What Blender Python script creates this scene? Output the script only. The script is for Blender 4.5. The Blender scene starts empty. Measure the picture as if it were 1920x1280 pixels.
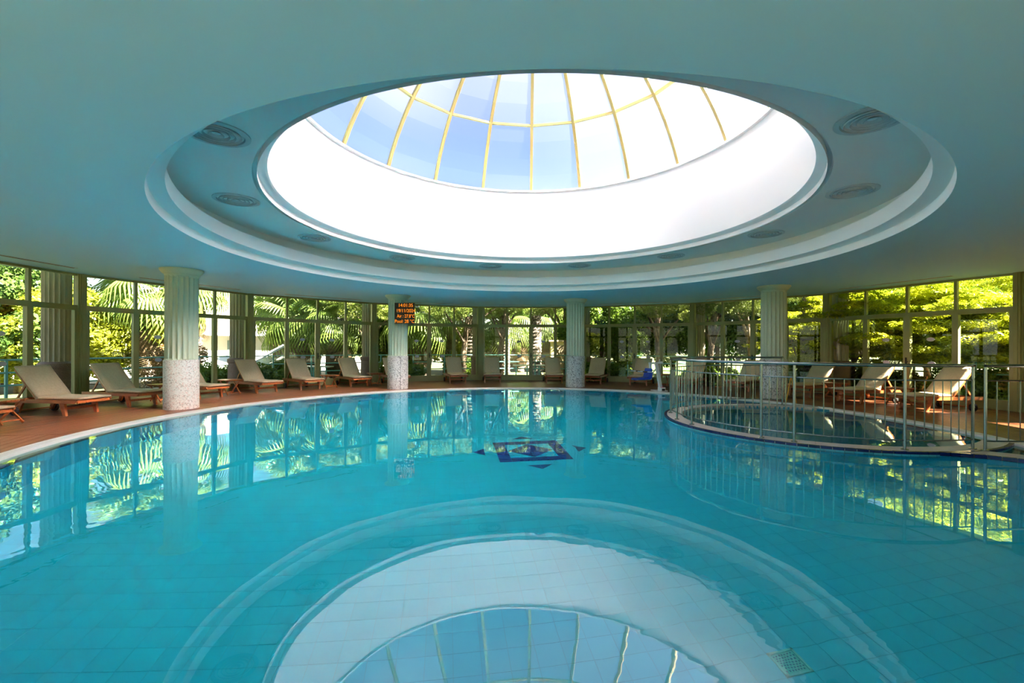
import bpy, bmesh, math, random
import numpy as np
from mathutils import Matrix, Vector
from math import sin, cos, pi, radians as R, tan, sqrt, atan2, hypot
random.seed(7); rng = np.random.default_rng(7)
SC = bpy.context.scene; COL = SC.collection

# ------------------------------------------------------------------ camera, sky, sun, exposure
cam = bpy.data.cameras.new('camera'); co = bpy.data.objects.new('camera', cam); COL.objects.link(co)
cam.sensor_width = 36; cam.lens = 851 * 36 / 1920; cam.shift_x = -0.0005; cam.shift_y = 0.0055
cam.clip_start = .05; cam.clip_end = 500
co.matrix_world = Matrix.Translation((0, 0, 1.35)) @ Matrix.Rotation(pi / 2, 4, 'X') @ Matrix.Rotation(.0037, 4, 'Z')
SC.camera = co
SUN_AZ, SUN_EL = 113, 42          # compass from +Y, elevation
SKY_STR, SUN_STR, EXPO = .05, 17, 2.62
vs = SC.view_settings
vs.view_transform = 'Standard'; vs.look = 'None'; vs.gamma = 1; vs.use_curve_mapping = False; vs.exposure = EXPO
W = bpy.data.worlds.new('sky'); SC.world = W; W.use_nodes = True
n = W.node_tree.nodes; l = W.node_tree.links; n.clear()
sky = n.new('ShaderNodeTexSky'); sky.sky_type = 'NISHITA'; sky.sun_disc = False
sky.sun_elevation = R(SUN_EL); sky.sun_rotation = R(SUN_AZ); sky.air_density = 1.3; sky.dust_density = .8; sky.ozone_density = 2
tc = n.new('ShaderNodeTexCoord'); mp = n.new('ShaderNodeMapping'); mp.inputs['Scale'].default_value = (1.6, 1.6, 5)
nz = n.new('ShaderNodeTexNoise'); nz.inputs['Scale'].default_value = 1.5; nz.inputs['Detail'].default_value = 7; nz.inputs['Roughness'].default_value = .6
rp = n.new('ShaderNodeValToRGB'); rp.color_ramp.elements[0].position = .5; rp.color_ramp.elements[1].position = .72
mx = n.new('ShaderNodeMixRGB'); mx.inputs[2].default_value = (7.5, 7.8, 8.3, 1)
bg = n.new('ShaderNodeBackground'); bg.inputs[1].default_value = SKY_STR; ow = n.new('ShaderNodeOutputWorld')
l.new(tc.outputs['Generated'], mp.inputs[0]); l.new(mp.outputs[0], nz.inputs['Vector']); l.new(nz.outputs[0], rp.inputs[0])
l.new(rp.outputs[0], mx.inputs[0]); l.new(sky.outputs[0], mx.inputs[1]); l.new(mx.outputs[0], bg.inputs[0]); l.new(bg.outputs[0], ow.inputs[0])
sl = bpy.data.lights.new('sun', 'SUN'); sl.energy = SUN_STR; sl.angle = R(.6); sl.color = (1, .91, .77)
so = bpy.data.objects.new('sun', sl); COL.objects.link(so)
so.rotation_euler = Vector((sin(R(SUN_AZ)) * cos(R(SUN_EL)), cos(R(SUN_AZ)) * cos(R(SUN_EL)), sin(R(SUN_EL)))).to_track_quat('Z', 'Y').to_euler()
so.location = (20, -10, 20)
cy = SC.cycles
cy.max_bounces = 14; cy.diffuse_bounces = 7; cy.glossy_bounces = 6; cy.transmission_bounces = 10; cy.transparent_max_bounces = 16
cy.sample_clamp_indirect = 6; cy.use_denoising = True; cy.blur_glossy = .5
cy.caustics_refractive = True; cy.caustics_reflective = False

# ------------------------------------------------------------------ helpers
def tag(o, label=None, cat=None, group=None, kind=None):
    for k, v in (('label', label), ('category', cat), ('group', group), ('kind', kind)):
        if v: o[k] = v
    return o
def link(name, data, parent=None, loc=None, rot=None):
    o = bpy.data.objects.new(name, data); COL.objects.link(o)
    if parent: o.parent = parent
    if loc is not None: o.location = loc
    if rot is not None: o.rotation_euler = rot
    return o
def empty(name, loc=(0, 0, 0), rz=0, label=None, cat=None, group=None, kind=None):
    o = link(name, None, None, loc, (0, 0, rz)); o.empty_display_size = .2
    return tag(o, label, cat, group, kind)
class MB:
    def __init__(s): s.v = []; s.f = []; s.mi = []; s.m = 0
    def add(s, vs_, fs, M=None):
        b = len(s.v)
        s.v += [tuple(M @ Vector(p)) for p in vs_] if M is not None else [tuple(p) for p in vs_]
        s.f += [tuple(b + i for i in f) for f in fs]; s.mi += [s.m] * len(fs); return s
    def box(s, x0, x1, y0, y1, z0, z1, M=None):
        return s.add([(x, y, z) for z in (z0, z1) for y in (y0, y1) for x in (x0, x1)],
                     [(0, 2, 3, 1), (4, 5, 7, 6), (0, 1, 5, 4), (2, 6, 7, 3), (0, 4, 6, 2), (1, 3, 7, 5)], M)
    def prism(s, poly, z0, z1, M=None, bottom=True):
        k = len(poly)
        fs = [tuple(range(k, 2 * k))] + [(i, (i + 1) % k, k + (i + 1) % k, k + i) for i in range(k)]
        if bottom: fs.append(tuple(range(k - 1, -1, -1)))
        return s.add([(x, y, z0) for x, y in poly] + [(x, y, z1) for x, y in poly], fs, M)
    def tube(s, pts, r, k=8, caps=True):
        pts = [Vector(p) for p in pts]; vs_ = []; fs = []; n_ = len(pts)
        rr = r if hasattr(r, '__len__') else [r] * n_
        up = None
        for i, p in enumerate(pts):
            t = (pts[min(i + 1, n_ - 1)] - pts[max(i - 1, 0)]).normalized()
            if up is None: up = t.orthogonal().normalized()
            a = (up - t * up.dot(t)).normalized(); b_ = t.cross(a); up = a
            vs_ += [p + (a * cos(2 * pi * j / k) + b_ * sin(2 * pi * j / k)) * rr[i] for j in range(k)]
        for i in range(n_ - 1):
            fs += [(i * k + j, i * k + (j + 1) % k, (i + 1) * k + (j + 1) % k, (i + 1) * k + j) for j in range(k)]
        if caps: fs += [tuple(range(k - 1, -1, -1)), tuple(range((n_ - 1) * k, n_ * k))]
        return s.add(vs_, fs)
    def bar(s, a, b, w, h):
        a = Vector(a); b = Vector(b); d = b - a; L = d.length
        q = d.to_track_quat('X', 'Z').to_matrix().to_4x4()
        return s.box(0, L, -w / 2, w / 2, -h / 2, h / 2, Matrix.Translation(a) @ q)
    def lathe(s, prof, k=48, c=(0, 0), a0=0, a1=2 * pi):
        full = abs(a1 - a0 - 2 * pi) < 1e-6; m = k if full else k + 1; vs_ = []
        for (r, z) in prof:
            vs_ += [(c[0] + r * sin(a0 + (a1 - a0) * i / k), c[1] + r * cos(a0 + (a1 - a0) * i / k), z) for i in range(m)]
        fs = []
        for j in range(len(prof) - 1):
            for i in range(k):
                i2 = (i + 1) % m
                fs.append((j * m + i, j * m + i2, (j + 1) * m + i2, (j + 1) * m + i))
        return s.add(vs_, fs)
    def mesh(s, name, mats, smooth=False):
        me = bpy.data.meshes.new(name); me.from_pydata(s.v, [], s.f)
        for m in (mats if isinstance(mats, (list, tuple)) else [mats]): me.materials.append(m)
        if any(s.mi): me.polygons.foreach_set('material_index', s.mi)
        if smooth:
            me.polygons.foreach_set('use_smooth', [True] * len(me.polygons))
            if smooth != 'all':
                try: me.set_sharp_from_angle(angle=R(35))
                except Exception: pass
        me.validate(); me.update(); return me
    def build(s, name, mats, parent=None, smooth=False, bevel=0, **kw):
        o = link(name, s.mesh(name, mats, smooth), parent, kw.get('loc'), kw.get('rot'))
        if bevel:
            b = o.modifiers.new('bevel', 'BEVEL'); b.width = bevel; b.segments = 2; b.limit_method = 'ANGLE'
        return o
def copy_tree(o, parent=None):
    c = o.copy(); COL.objects.link(c); c.parent = parent
    for ch in o.children: copy_tree(ch, c)
    return c

# ------------------------------------------------------------------ materials
def M_(name, col, rough=.6, metal=0, spec=.5, noise=None, bump=None, coat=0):
    """noise=(scale, colour2, lo, hi, stretch) mixes a second colour; bump=(scale, strength)."""
    m = bpy.data.materials.new(name); m.use_nodes = True; t = m.node_tree; b = t.nodes['Principled BSDF']
    b.inputs['Base Color'].default_value = (*col, 1); b.inputs['Roughness'].default_value = rough
    b.inputs['Metallic'].default_value = metal; b.inputs['Specular IOR Level'].default_value = spec
    if coat: b.inputs['Coat Weight'].default_value = coat; b.inputs['Coat Roughness'].default_value = .15
    tc_ = t.nodes.new('ShaderNodeTexCoord')
    if noise:
        sc_, c2, lo, hi, st = noise
        mp_ = t.nodes.new('ShaderNodeMapping'); mp_.inputs['Scale'].default_value = st
        nz_ = t.nodes.new('ShaderNodeTexNoise'); nz_.inputs['Scale'].default_value = sc_; nz_.inputs['Detail'].default_value = 5
        r_ = t.nodes.new('ShaderNodeValToRGB'); r_.color_ramp.elements[0].position = lo; r_.color_ramp.elements[1].position = hi
        r_.color_ramp.elements[0].color = (*col, 1); r_.color_ramp.elements[1].color = (*c2, 1)
        t.links.new(tc_.outputs['Object'], mp_.inputs[0]); t.links.new(mp_.outputs[0], nz_.inputs['Vector'])
        t.links.new(nz_.outputs[0], r_.inputs[0]); t.links.new(r_.outputs[0], b.inputs['Base Color'])
    if bump:
        n2 = t.nodes.new('ShaderNodeTexNoise'); n2.inputs['Scale'].default_value = bump[0]; n2.inputs['Detail'].default_value = 4
        bp = t.nodes.new('ShaderNodeBump'); bp.inputs['Strength'].default_value = bump[1]; bp.inputs['Distance'].default_value = .02
        t.links.new(tc_.outputs['Object'], n2.inputs['Vector']); t.links.new(n2.outputs[0], bp.inputs['Height']); t.links.new(bp.outputs[0], b.inputs['Normal'])
    return m
def rnd_tint(m, amt=.25):
    """per-object brightness variation of the base colour"""
    t = m.node_tree; b = t.nodes['Principled BSDF']; oi = t.nodes.new('ShaderNodeObjectInfo'); hs = t.nodes.new('ShaderNodeHueSaturation')
    mr = t.nodes.new('ShaderNodeMapRange'); mr.inputs[3].default_value = 1 - amt; mr.inputs[4].default_value = 1 + amt
    t.links.new(oi.outputs['Random'], mr.inputs[0]); t.links.new(mr.outputs[0], hs.inputs['Value'])
    if b.inputs['Base Color'].links: t.links.new(b.inputs['Base Color'].links[0].from_socket, hs.inputs['Color'])
    else: hs.inputs['Color'].default_value = b.inputs['Base Color'].default_value
    t.links.new(hs.outputs[0], b.inputs['Base Color']); return m
def shader_mat(name):
    m = bpy.data.materials.new(name); m.use_nodes = True; t = m.node_tree; t.nodes.clear()
    return m, t, t.nodes.new('ShaderNodeOutputMaterial')

PAINT = M_('pool_bounce_tinted_paint', (.43, .76, .9), .85, bump=(180, .05))  # teal light thrown up by the pool is mixed into this paint colour
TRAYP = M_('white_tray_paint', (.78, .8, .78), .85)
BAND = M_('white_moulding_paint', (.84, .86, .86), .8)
WHITE = M_('white_plaster', (.86, .84, .81), .8, bump=(160, .04))
FRAME = M_('olive_aluminium', (.32, .33, .13), .42, spec=.5, noise=(3, (.26, .27, .1), .3, .8, (1, 1, .3)))
GASKET = M_('dark_gasket', (.03, .035, .02), .6)
TEAK = rnd_tint(M_('teak', (.44, .13, .032), .38, noise=(9, (.27, .07, .017), .35, .75, (.4, 4, 4)), coat=.25), .18)
CUSH = M_('beige_canvas', (.76, .58, .37), .9, noise=(30, (.68, .51, .32), .35, .7, (1, 1, 1)), bump=(9, .35))
RUBBER = M_('black_rubber', (.015, .015, .016), .6)
DECK = rnd_tint(M_('brown_decking', (.2, .062, .024), .36, spec=.3, noise=(4, (.09, .028, .011), .3, .75, (1.2, 26, 1)), bump=(40, .08)), .32)
COPING = M_('beige_stone', (.47, .39, .27), .45, noise=(2.5, (.37, .3, .2), .3, .75, (1, 1, 1)))
CURBST = M_('grey_beige_stone', (.5, .45, .37), .55, noise=(5, (.42, .37, .3), .3, .75, (1, 1, 1)))
GRATE = M_('white_plastic_grate', (.8, .78, .72), .5)
SLATE = M_('grate_channel', (.45, .43, .38), .8)
NAVY = rnd_tint(M_('navy_glaze', (.004, .011, .095), .15), .2)
NAVYF = rnd_tint(M_('navy_floor_tile', (.002, .022, .26), .4), .06)
def tile_mat(name, c, v=.07, rough=.45):
    return rnd_tint(M_(name, c, rough, noise=(1.3, tuple(x * .9 for x in c), .3, .8, (1, 1, 1))), v)
TILE = tile_mat('turquoise_tile', (.0, .82, 1.0), .02)
TILEW = tile_mat('blue_wall_tile', (.005, .55, .75), .04)
TILER = tile_mat('pale_turquoise_glaze', (.12, .5, .58), .12, .2)
GROUTL = M_('white_grout', (.75, .8, .78), .9)
GROUT = M_('pale_grout', (.04, .68, .82), .9)
GROUTW = M_('dark_grout', (.0, .28, .42), .9)
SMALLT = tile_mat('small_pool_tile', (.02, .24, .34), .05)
STEEL = M_('brushed_steel', (.25, .29, .28), .25, metal=1, noise=(6, (.3, .33, .33), .3, .8, (1, 1, .2)))
PAINTW = M_('white_powder_coat', (.75, .78, .78), .35)
BLUE = M_('blue_seat_plastic', (.01, .06, .5), .4)
PINK = M_('pink_label', (.7, .06, .22), .6)
YEL = M_('yellow_plastic', (.75, .36, .02), .45)
DIFF = M_('diffuser_metal', (.5, .54, .55), .5)
DARK = M_('dark_duct', (.02, .022, .022), .9)
COLP = M_('pale_green_column_paint', (.56, .6, .43), .7, bump=(120, .04))
COLO = M_('outside_column_stucco', (.62, .53, .42), .85, noise=(6, (.5, .42, .33), .3, .7, (1, 1, .4)), bump=(90, .1))
GRAN = M_('purple_granite', (.23, .14, .13), .6, noise=(60, (.32, .2, .18), .4, .6, (1, 1, 1)))
RAILT = M_('teal_rail_paint', (.15, .42, .40), .45)
def mosaic(name, cols, scale):
    m = M_(name, cols[0], .45); t = m.node_tree; b = t.nodes['Principled BSDF']
    tc_ = t.nodes.new('ShaderNodeTexCoord'); v = t.nodes.new('ShaderNodeTexVoronoi'); v.inputs['Scale'].default_value = scale; v.inputs['Randomness'].default_value = .45
    sp = t.nodes.new('ShaderNodeSeparateColor'); r_ = t.nodes.new('ShaderNodeValToRGB'); r_.color_ramp.interpolation = 'CONSTANT'
    e = r_.color_ramp.elements; e[0].color = (*cols[0], 1); e[1].position = .55; e[1].color = (*cols[1], 1)
    for i, c in enumerate(cols[2:]): x = e.new(.75 + .1 * i); x.color = (*c, 1)
    t.links.new(tc_.outputs['Object'], v.inputs['Vector']); t.links.new(v.outputs['Color'], sp.inputs[0]); t.links.new(sp.outputs[0], r_.inputs[0])
    t.links.new(r_.outputs[0], b.inputs['Base Color']); return m
MOS1 = mosaic('cream_mosaic', [(.74, .7, .62), (.6, .55, .47), (.4, .34, .27), (.66, .5, .42)], 50)
MOS2 = mosaic('speckled_mosaic', [(.62, .6, .55), (.42, .4, .37), (.16, .15, .14), (.5, .46, .4)], 42)

def water_mat(name, tint):
    m, t, out = shader_mat(name)
    g = t.nodes.new('ShaderNodeBsdfGlass'); g.inputs['Color'].default_value = (*tint, 1); g.inputs['Roughness'].default_value = 0; g.inputs['IOR'].default_value = 1.36
    tc_ = t.nodes.new('ShaderNodeTexCoord')
    n1 = t.nodes.new('ShaderNodeTexNoise'); n1.inputs['Scale'].default_value = 1.15; n1.inputs['Detail'].default_value = 1.5; n1.inputs['Roughness'].default_value = .4
    n2 = t.nodes.new('ShaderNodeTexNoise'); n2.inputs['Scale'].default_value = 5.5; n2.inputs['Detail'].default_value = 2
    mk = t.nodes.new('ShaderNodeTexNoise'); mk.inputs['Scale'].default_value = .35; mr = t.nodes.new('ShaderNodeMapRange'); mr.inputs[1].default_value = .45; mr.inputs[2].default_value = .65
    mu = t.nodes.new('ShaderNodeMath'); mu.operation = 'MULTIPLY'
    b1 = t.nodes.new('ShaderNodeBump'); b1.inputs['Strength'].default_value = 1; b1.inputs['Distance'].default_value = .0026
    b2 = t.nodes.new('ShaderNodeBump'); b2.inputs['Strength'].default_value = 1; b2.inputs['Distance'].default_value = .0016
    for q in (n1, n2, mk): t.links.new(tc_.outputs['Object'], q.inputs['Vector'])
    t.links.new(mk.outputs[0], mr.inputs[0]); t.links.new(n2.outputs[0], mu.inputs[0]); t.links.new(mr.outputs[0], mu.inputs[1])
    t.links.new(n1.outputs[0], b1.inputs['Height']); t.links.new(mu.outputs[0], b2.inputs['Height']); t.links.new(b1.outputs[0], b2.inputs['Normal'])
    t.links.new(b2.outputs[0], g.inputs['Normal'])
    gl = t.nodes.new('ShaderNodeBsdfGlossy'); gl.inputs['Roughness'].default_value = 0; t.links.new(b2.outputs[0], gl.inputs['Normal'])
    ge = t.nodes.new('ShaderNodeNewGeometry'); k = t.nodes.new('ShaderNodeMapRange'); k.inputs[3].default_value = .12; k.inputs[4].default_value = 0
    t.links.new(ge.outputs['Backfacing'], k.inputs[0]); ms = t.nodes.new('ShaderNodeMixShader'); t.links.new(k.outputs[0], ms.inputs[0])
    t.links.new(g.outputs[0], ms.inputs[1]); t.links.new(gl.outputs[0], ms.inputs[2]); t.links.new(ms.outputs[0], out.inputs[0]); return m
WATER = water_mat('pool_water', (.7, .985, 1.0))

def glass_mat():
    m, t, out = shader_mat('tinted_window_glass')
    tr = t.nodes.new('ShaderNodeBsdfTransparent'); tr.inputs[0].default_value = (.93, .95, .93, 1)
    gl = t.nodes.new('ShaderNodeBsdfGlossy'); gl.inputs['Roughness'].default_value = .01; gl.inputs[0].default_value = (.9, .95, .95, 1)
    lw = t.nodes.new('ShaderNodeLayerWeight'); lw.inputs[0].default_value = .5; pw_ = t.nodes.new('ShaderNodeMath'); pw_.operation = 'POWER'; pw_.inputs[1].default_value = 4
    ma = t.nodes.new('ShaderNodeMath'); ma.operation = 'MULTIPLY_ADD'; ma.inputs[1].default_value = .7; ma.inputs[2].default_value = .018
    t.links.new(lw.outputs['Facing'], pw_.inputs[0]); t.links.new(pw_.outputs[0], ma.inputs[0])
    mx_ = t.nodes.new('ShaderNodeMixShader'); t.links.new(ma.outputs[0], mx_.inputs[0]); t.links.new(tr.outputs[0], mx_.inputs[1]); t.links.new(gl.outputs[0], mx_.inputs[2])
    t.links.new(mx_.outputs[0], out.inputs[0]); return m
GLASS = glass_mat()
def dome_glass():
    m, t, out = shader_mat('frosted_dome_sheet')
    tl = t.nodes.new('ShaderNodeBsdfTranslucent'); tl.inputs[0].default_value = (.78, .84, .98, 1)
    rf = t.nodes.new('ShaderNodeBsdfRefraction'); rf.inputs[0].default_value = (.9, .85, 1, 1); rf.inputs['IOR'].default_value = 1.4; rf.inputs['Roughness'].default_value = .5
    tc_ = t.nodes.new('ShaderNodeTexCoord'); mp_ = t.nodes.new('ShaderNodeMapping'); mp_.inputs['Scale'].default_value = (9, 9, .35)
    nz_ = t.nodes.new('ShaderNodeTexNoise'); nz_.inputs['Scale'].default_value = 1.2; nz_.inputs['Detail'].default_value = 4
    r_ = t.nodes.new('ShaderNodeValToRGB'); r_.color_ramp.elements[0].color = (.70, .77, .96, 1); r_.color_ramp.elements[1].color = (.82, .87, .99, 1)
    r_.color_ramp.elements[0].position = .3; r_.color_ramp.elements[1].position = .7
    t.links.new(tc_.outputs['Object'], mp_.inputs[0]); t.links.new(mp_.outputs[0], nz_.inputs['Vector']); t.links.new(nz_.outputs[0], r_.inputs[0]); t.links.new(r_.outputs[0], tl.inputs[0])
    mx_ = t.nodes.new('ShaderNodeMixShader'); mx_.inputs[0].default_value = .975
    t.links.new(tl.outputs[0], mx_.inputs[1]); t.links.new(rf.outputs[0], mx_.inputs[2]); t.links.new(mx_.outputs[0], out.inputs[0]); return m
DOMEG = dome_glass()
BRASS = M_('khaki_rib_metal', (.42, .33, .11), .45, spec=.5)

def leaf_mat(name, c1, c2, trans=.35, scale=1.2):
    m, t, out = shader_mat(name)
    d = t.nodes.new('ShaderNodeBsdfDiffuse'); tl = t.nodes.new('ShaderNodeBsdfTranslucent'); g = t.nodes.new('ShaderNodeBsdfGlossy'); g.inputs['Roughness'].default_value = .45
    tc_ = t.nodes.new('ShaderNodeTexCoord'); nz_ = t.nodes.new('ShaderNodeTexNoise'); nz_.inputs['Scale'].default_value = scale; nz_.inputs['Detail'].default_value = 6; nz_.inputs['Roughness'].default_value = .75
    r_ = t.nodes.new('ShaderNodeValToRGB'); r_.color_ramp.elements[0].color = (*c1, 1); r_.color_ramp.elements[1].color = (*c2, 1)
    r_.color_ramp.elements[0].position = .36; r_.color_ramp.elements[1].position = .66
    t.links.new(tc_.outputs['Object'], nz_.inputs['Vector']); t.links.new(nz_.outputs[0], r_.inputs[0])
    oi = t.nodes.new('ShaderNodeObjectInfo'); hs = t.nodes.new('ShaderNodeHueSaturation'); mr = t.nodes.new('ShaderNodeMapRange'); mr.inputs[3].default_value = .75; mr.inputs[4].default_value = 1.2
    t.links.new(oi.outputs['Random'], mr.inputs[0]); t.links.new(mr.outputs[0], hs.inputs['Value']); t.links.new(r_.outputs[0], hs.inputs['Color'])
    t.links.new(hs.outputs[0], d.inputs[0]); t.links.new(hs.outputs[0], tl.inputs[0])
    a = t.nodes.new('ShaderNodeMixShader'); a.inputs[0].default_value = trans; b = t.nodes.new('ShaderNodeMixShader'); b.inputs[0].default_value = .04
    t.links.new(d.outputs[0], a.inputs[1]); t.links.new(tl.outputs[0], a.inputs[2]); t.links.new(a.outputs[0], b.inputs[1]); t.links.new(g.outputs[0], b.inputs[2]); t.links.new(b.outputs[0], out.inputs[0]); return m
L_BRIGHT = leaf_mat('bright_leaf', (.2, .26, .015), (.6, .6, .05), .5)
L_ACACIA = leaf_mat('acacia_leaf', (.22, .3, .01), (.68, .66, .03), .55)
L_DARK = leaf_mat('dark_leaf', (.035, .09, .018), (.14, .23, .035), .35)
L_MID = leaf_mat('mid_leaf', (.07, .16, .018), (.3, .42, .05), .42)
L_PINE = leaf_mat('pine_needles', (.08, .14, .022), (.36, .41, .08), .35)
L_PALM = leaf_mat('palm_leaf', (.07, .14, .03), (.32, .42, .07), .45, .6)
L_DEAD = leaf_mat('dead_palm_leaf', (.1, .065, .035), (.3, .21, .12), .2, 3)
L_FLOWER = leaf_mat('flowering_leaf', (.12, .16, .03), (.5, .2, .1), .3, 9)
BARK = M_('bark', (.09, .055, .035), .95, noise=(7, (.26, .19, .13), .4, .62, (1, 1, .5)), bump=(25, 1))
BARKP = M_('palm_bark', (.07, .05, .04), .95, noise=(14, (.42, .35, .27), .47, .6, (1, 1, 1)), bump=(20, 1))
GRASS = M_('lawn', (.1, .2, .02), .95, noise=(2, (.2, .32, .04), .3, .7, (1, 1, 1)))
PAVE = M_('pale_paving', (.46, .4, .32), .9, noise=(1.5, (.36, .31, .25), .3, .7, (1, 1, 1)))
SOIL = M_('soil', (.06, .06, .025), .95, noise=(3, (.1, .12, .03), .35, .7, (1, 1, 1)))
BWALL = M_('pale_render', (.4, .42, .36), .85); BROOF = M_('cream_roof_sheet', (.42, .38, .27), .7)
TANW = M_('tan_stone', (.55, .42, .27), .9, noise=(1.5, (.38, .28, .18), .35, .7, (1, 1, 1)))

# ------------------------------------------------------------------ plan of the hall
CX, CY = .37, 8.06
def pol(a, r, z=0):
    a = R(a); return (CX + r * sin(a), CY + r * cos(a), z)
A0 = -54.16; BAY = 22.5; RW = 10.68; RC = 7.76
R1, R2, R3, R4 = 5.37, 5.2, 4.343, 4.165
ZC, ZL, ZT, ZD, ZB = 3.0, 3.38, 3.63, 3.775, 5.515
C2 = (5.48, 8.37); RQ, RI = 2.54, 2.22
ZW = -.03

# ground outside
mb = MB(); mb.lathe([(10.72, -.02), (13.9, -.02)], 96, (CX, CY)); mb.lathe([(13.9, -.02), (13.9, -.3)], 96, (CX, CY))
o = mb.build('ground_terrace', PAVE); tag(o, 'pale stone terrace ringing the glass walls outside', None, None, 'structure')
mb = MB(); mb.lathe([(13.9, -.28), (17, -.3), (120, -.3)], 96, (CX, CY)); o = mb.build('ground_garden', [SOIL]); tag(o, 'planted garden ground beyond the terrace', None, None, 'structure')

# ceiling, moulded rings
def ring_obj(name, prof, mat, label, k=192, smooth=True, parent=None, kind='structure'):
    mb = MB(); mb.lathe(prof, k, (CX, CY)); o = mb.build(name, mat, parent, smooth=smooth); tag(o, label, None, None, kind); return o
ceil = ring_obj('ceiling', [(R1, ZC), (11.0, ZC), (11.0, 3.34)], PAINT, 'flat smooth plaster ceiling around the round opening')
ring_obj('outer_band', [(R1, ZC), (R1, ZC + .09), (R1 - .012, ZC + .12), (R1 - .04, ZC + .137), (R2 + .03, ZC + .15), (R2, ZC + .158), (R2, ZL), (R2 + .02, ZL + .02), (R2 + .33, ZL + .02), (R2 + .33, ZT)], BAND, None, parent=ceil, kind=None)
ring_obj('tray_ceiling', [(R2 + .33, ZT), (R3, ZT)], TRAYP, None, parent=ceil, kind=None)
ring_obj('inner_band', [(R3, ZT), (R3, ZT + .05), (R3 - .01, ZT + .07), (R3 - .04, ZT + .082), (R4 + .03, ZD - .03), (R4, ZD - .005), (R4, ZD)], BAND, None, parent=ceil, kind=None)
ring_obj('drum_wall', [(R4, ZD), (R4, ZB)], WHITE, 'white drum wall', parent=ceil, kind=None)
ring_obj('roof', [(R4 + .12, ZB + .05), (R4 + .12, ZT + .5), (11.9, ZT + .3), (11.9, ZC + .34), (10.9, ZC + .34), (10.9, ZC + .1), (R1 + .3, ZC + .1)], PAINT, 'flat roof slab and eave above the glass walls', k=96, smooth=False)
ring_obj('glazing_ledge', [(R4 - .075, ZB - .012), (R4 + .14, ZB - .012), (R4 + .14, ZB + .03), (R4 - .075, ZB + .03), (R4 - .075, ZB - .012)], WHITE, None, parent=ceil, kind=None)
ring_obj('drum_curb', [(R4, ZB), (R4 + .12, ZB + .05), (R4 + .12, ZT)], WHITE, None, parent=ceil, kind=None)

# dome: 20 ribs, sheets between
ZS = 3.79; RHO = sqrt(R4 ** 2 + (ZB - ZS) ** 2)
def dome(t):  # radius,height at elevation t
    return RHO * cos(t), ZS + RHO * sin(t)
t0 = atan2(ZB - ZS, R4); t1 = atan2(6.88 - ZS, 3.29); t2 = R(68); t3 = R(83)
dome_e = empty('skylight_dome', (CX, CY, ZB), 0, 'frosted glass dome on khaki ribs over the round ceiling opening', 'skylight')
NR = 20; PH = 1.6
def dpt(t, a, dr=0):
    r, z = dome(t); n_ = (r + dr * cos(t)); return Vector((n_ * sin(R(a)), n_ * cos(R(a)), z + dr * sin(t) - ZB))
lev = [t0, t1, t2, t3]
pane_me = {}
for k in range(NR):
    a = PH + 18 * k
    mb = MB()
    ts = [t0 + .006 + (t3 - t0 - .006) * i / 14 for i in range(15)]
    for s0, s1, w in ((0, 1, 0),):
        vs_ = []; wd = .036
        for t in ts:
            c = dpt(t, a); tang = Vector((cos(R(a)), -sin(R(a)), 0)); nr = (dpt(t, a, 1) - c)
            for dx, dr in ((-wd, -.03), (wd, -.03), (wd, .05), (-wd, .05)): vs_.append(c + tang * dx + nr * dr)
        fs = [(0, 1, 2, 3)]
        for i in range(len(ts) - 1):
            b = i * 4; fs += [(b + j, b + 4 + j, b + 4 + (j + 1) % 4, b + (j + 1) % 4) for j in range(4)]
        mb.add(vs_, fs)
    mb.build('rib', BRASS, dome_e)
    for li in range(3):
        mbp = MB(); q = []
        nn = 4
        for i in range(nn + 1):
            t = lev[li] + (lev[li + 1] - lev[li]) * i / nn
            q += [dpt(t, a, .02), dpt(t, a + 18, .02)]
        mbp.add(q, [(2 * i, 2 * i + 1, 2 * i + 3, 2 * i + 2) for i in range(nn)])
        mbp.build('pane', DOMEG, dome_e)
        if li:
            c0 = dpt(lev[li], a, .005); c1 = dpt(lev[li], a + 18, .005)
            mbr = MB(); mbr.bar(c0, c1, .06, .05); mbr.build('ring_bar', BRASS, dome_e)
mb = MB(); r_, z_ = dome(t3); mb.lathe([(r_ + .05, z_ - .04 - ZB), (r_ + .05, z_ + .06 - ZB), (0.001, z_ + .1 - ZB)], 24); mb.build('crown_cap', BRASS, dome_e)

# ceiling air diffusers (12 round ones)
df = empty('ceiling_diffuser', (0, 0, 0), 0, None, 'diffuser', 'round ceiling diffusers')
mb = MB(); mb.lathe([(.325, 0), (.325, -.012), (.27, -.018), (.262, .0), (.262, .05)], 48); mb.build('flange', DIFF, df, smooth=True)
mb = MB(); mb.lathe([(.262, .05), (.001, .05)], 32); mb.build('duct_back', DARK, df)
for rr in (.23, .175, .12, .065):
    mb = MB(); mb.lathe([(rr + .008, -.03 + (.23 - rr) * .05), (rr + .012, -.02), (rr - .02 if rr > .07 else .001, .03)], 40); mb.build('cone_ring', DIFF, df, smooth=True)
dl = {-102: 'at the far left of the tray', -72: 'left of the dome opening, second from the left side', -42: 'on the far left, above the sign column', -12: 'at the far side left of centre',
      18: 'at the far side right of centre', 48: 'on the far right, above the pool lift', 78: 'right of the dome opening, small and foreshortened', 108: 'at the right side, shown whole near the ring edge',
      138: 'at the upper right, half hidden by the ceiling edge', 228: 'at the upper left, clipped by the ceiling edge'}
for i, (a, s_) in enumerate(dl.items()):
    o = df if i == 0 else copy_tree(df)
    o.location = pol(a, 4.78, ZT - .002); o.rotation_euler = (0, 0, R(-a))
    o['label'] = 'round grey slotted air diffuser ' + s_

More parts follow.
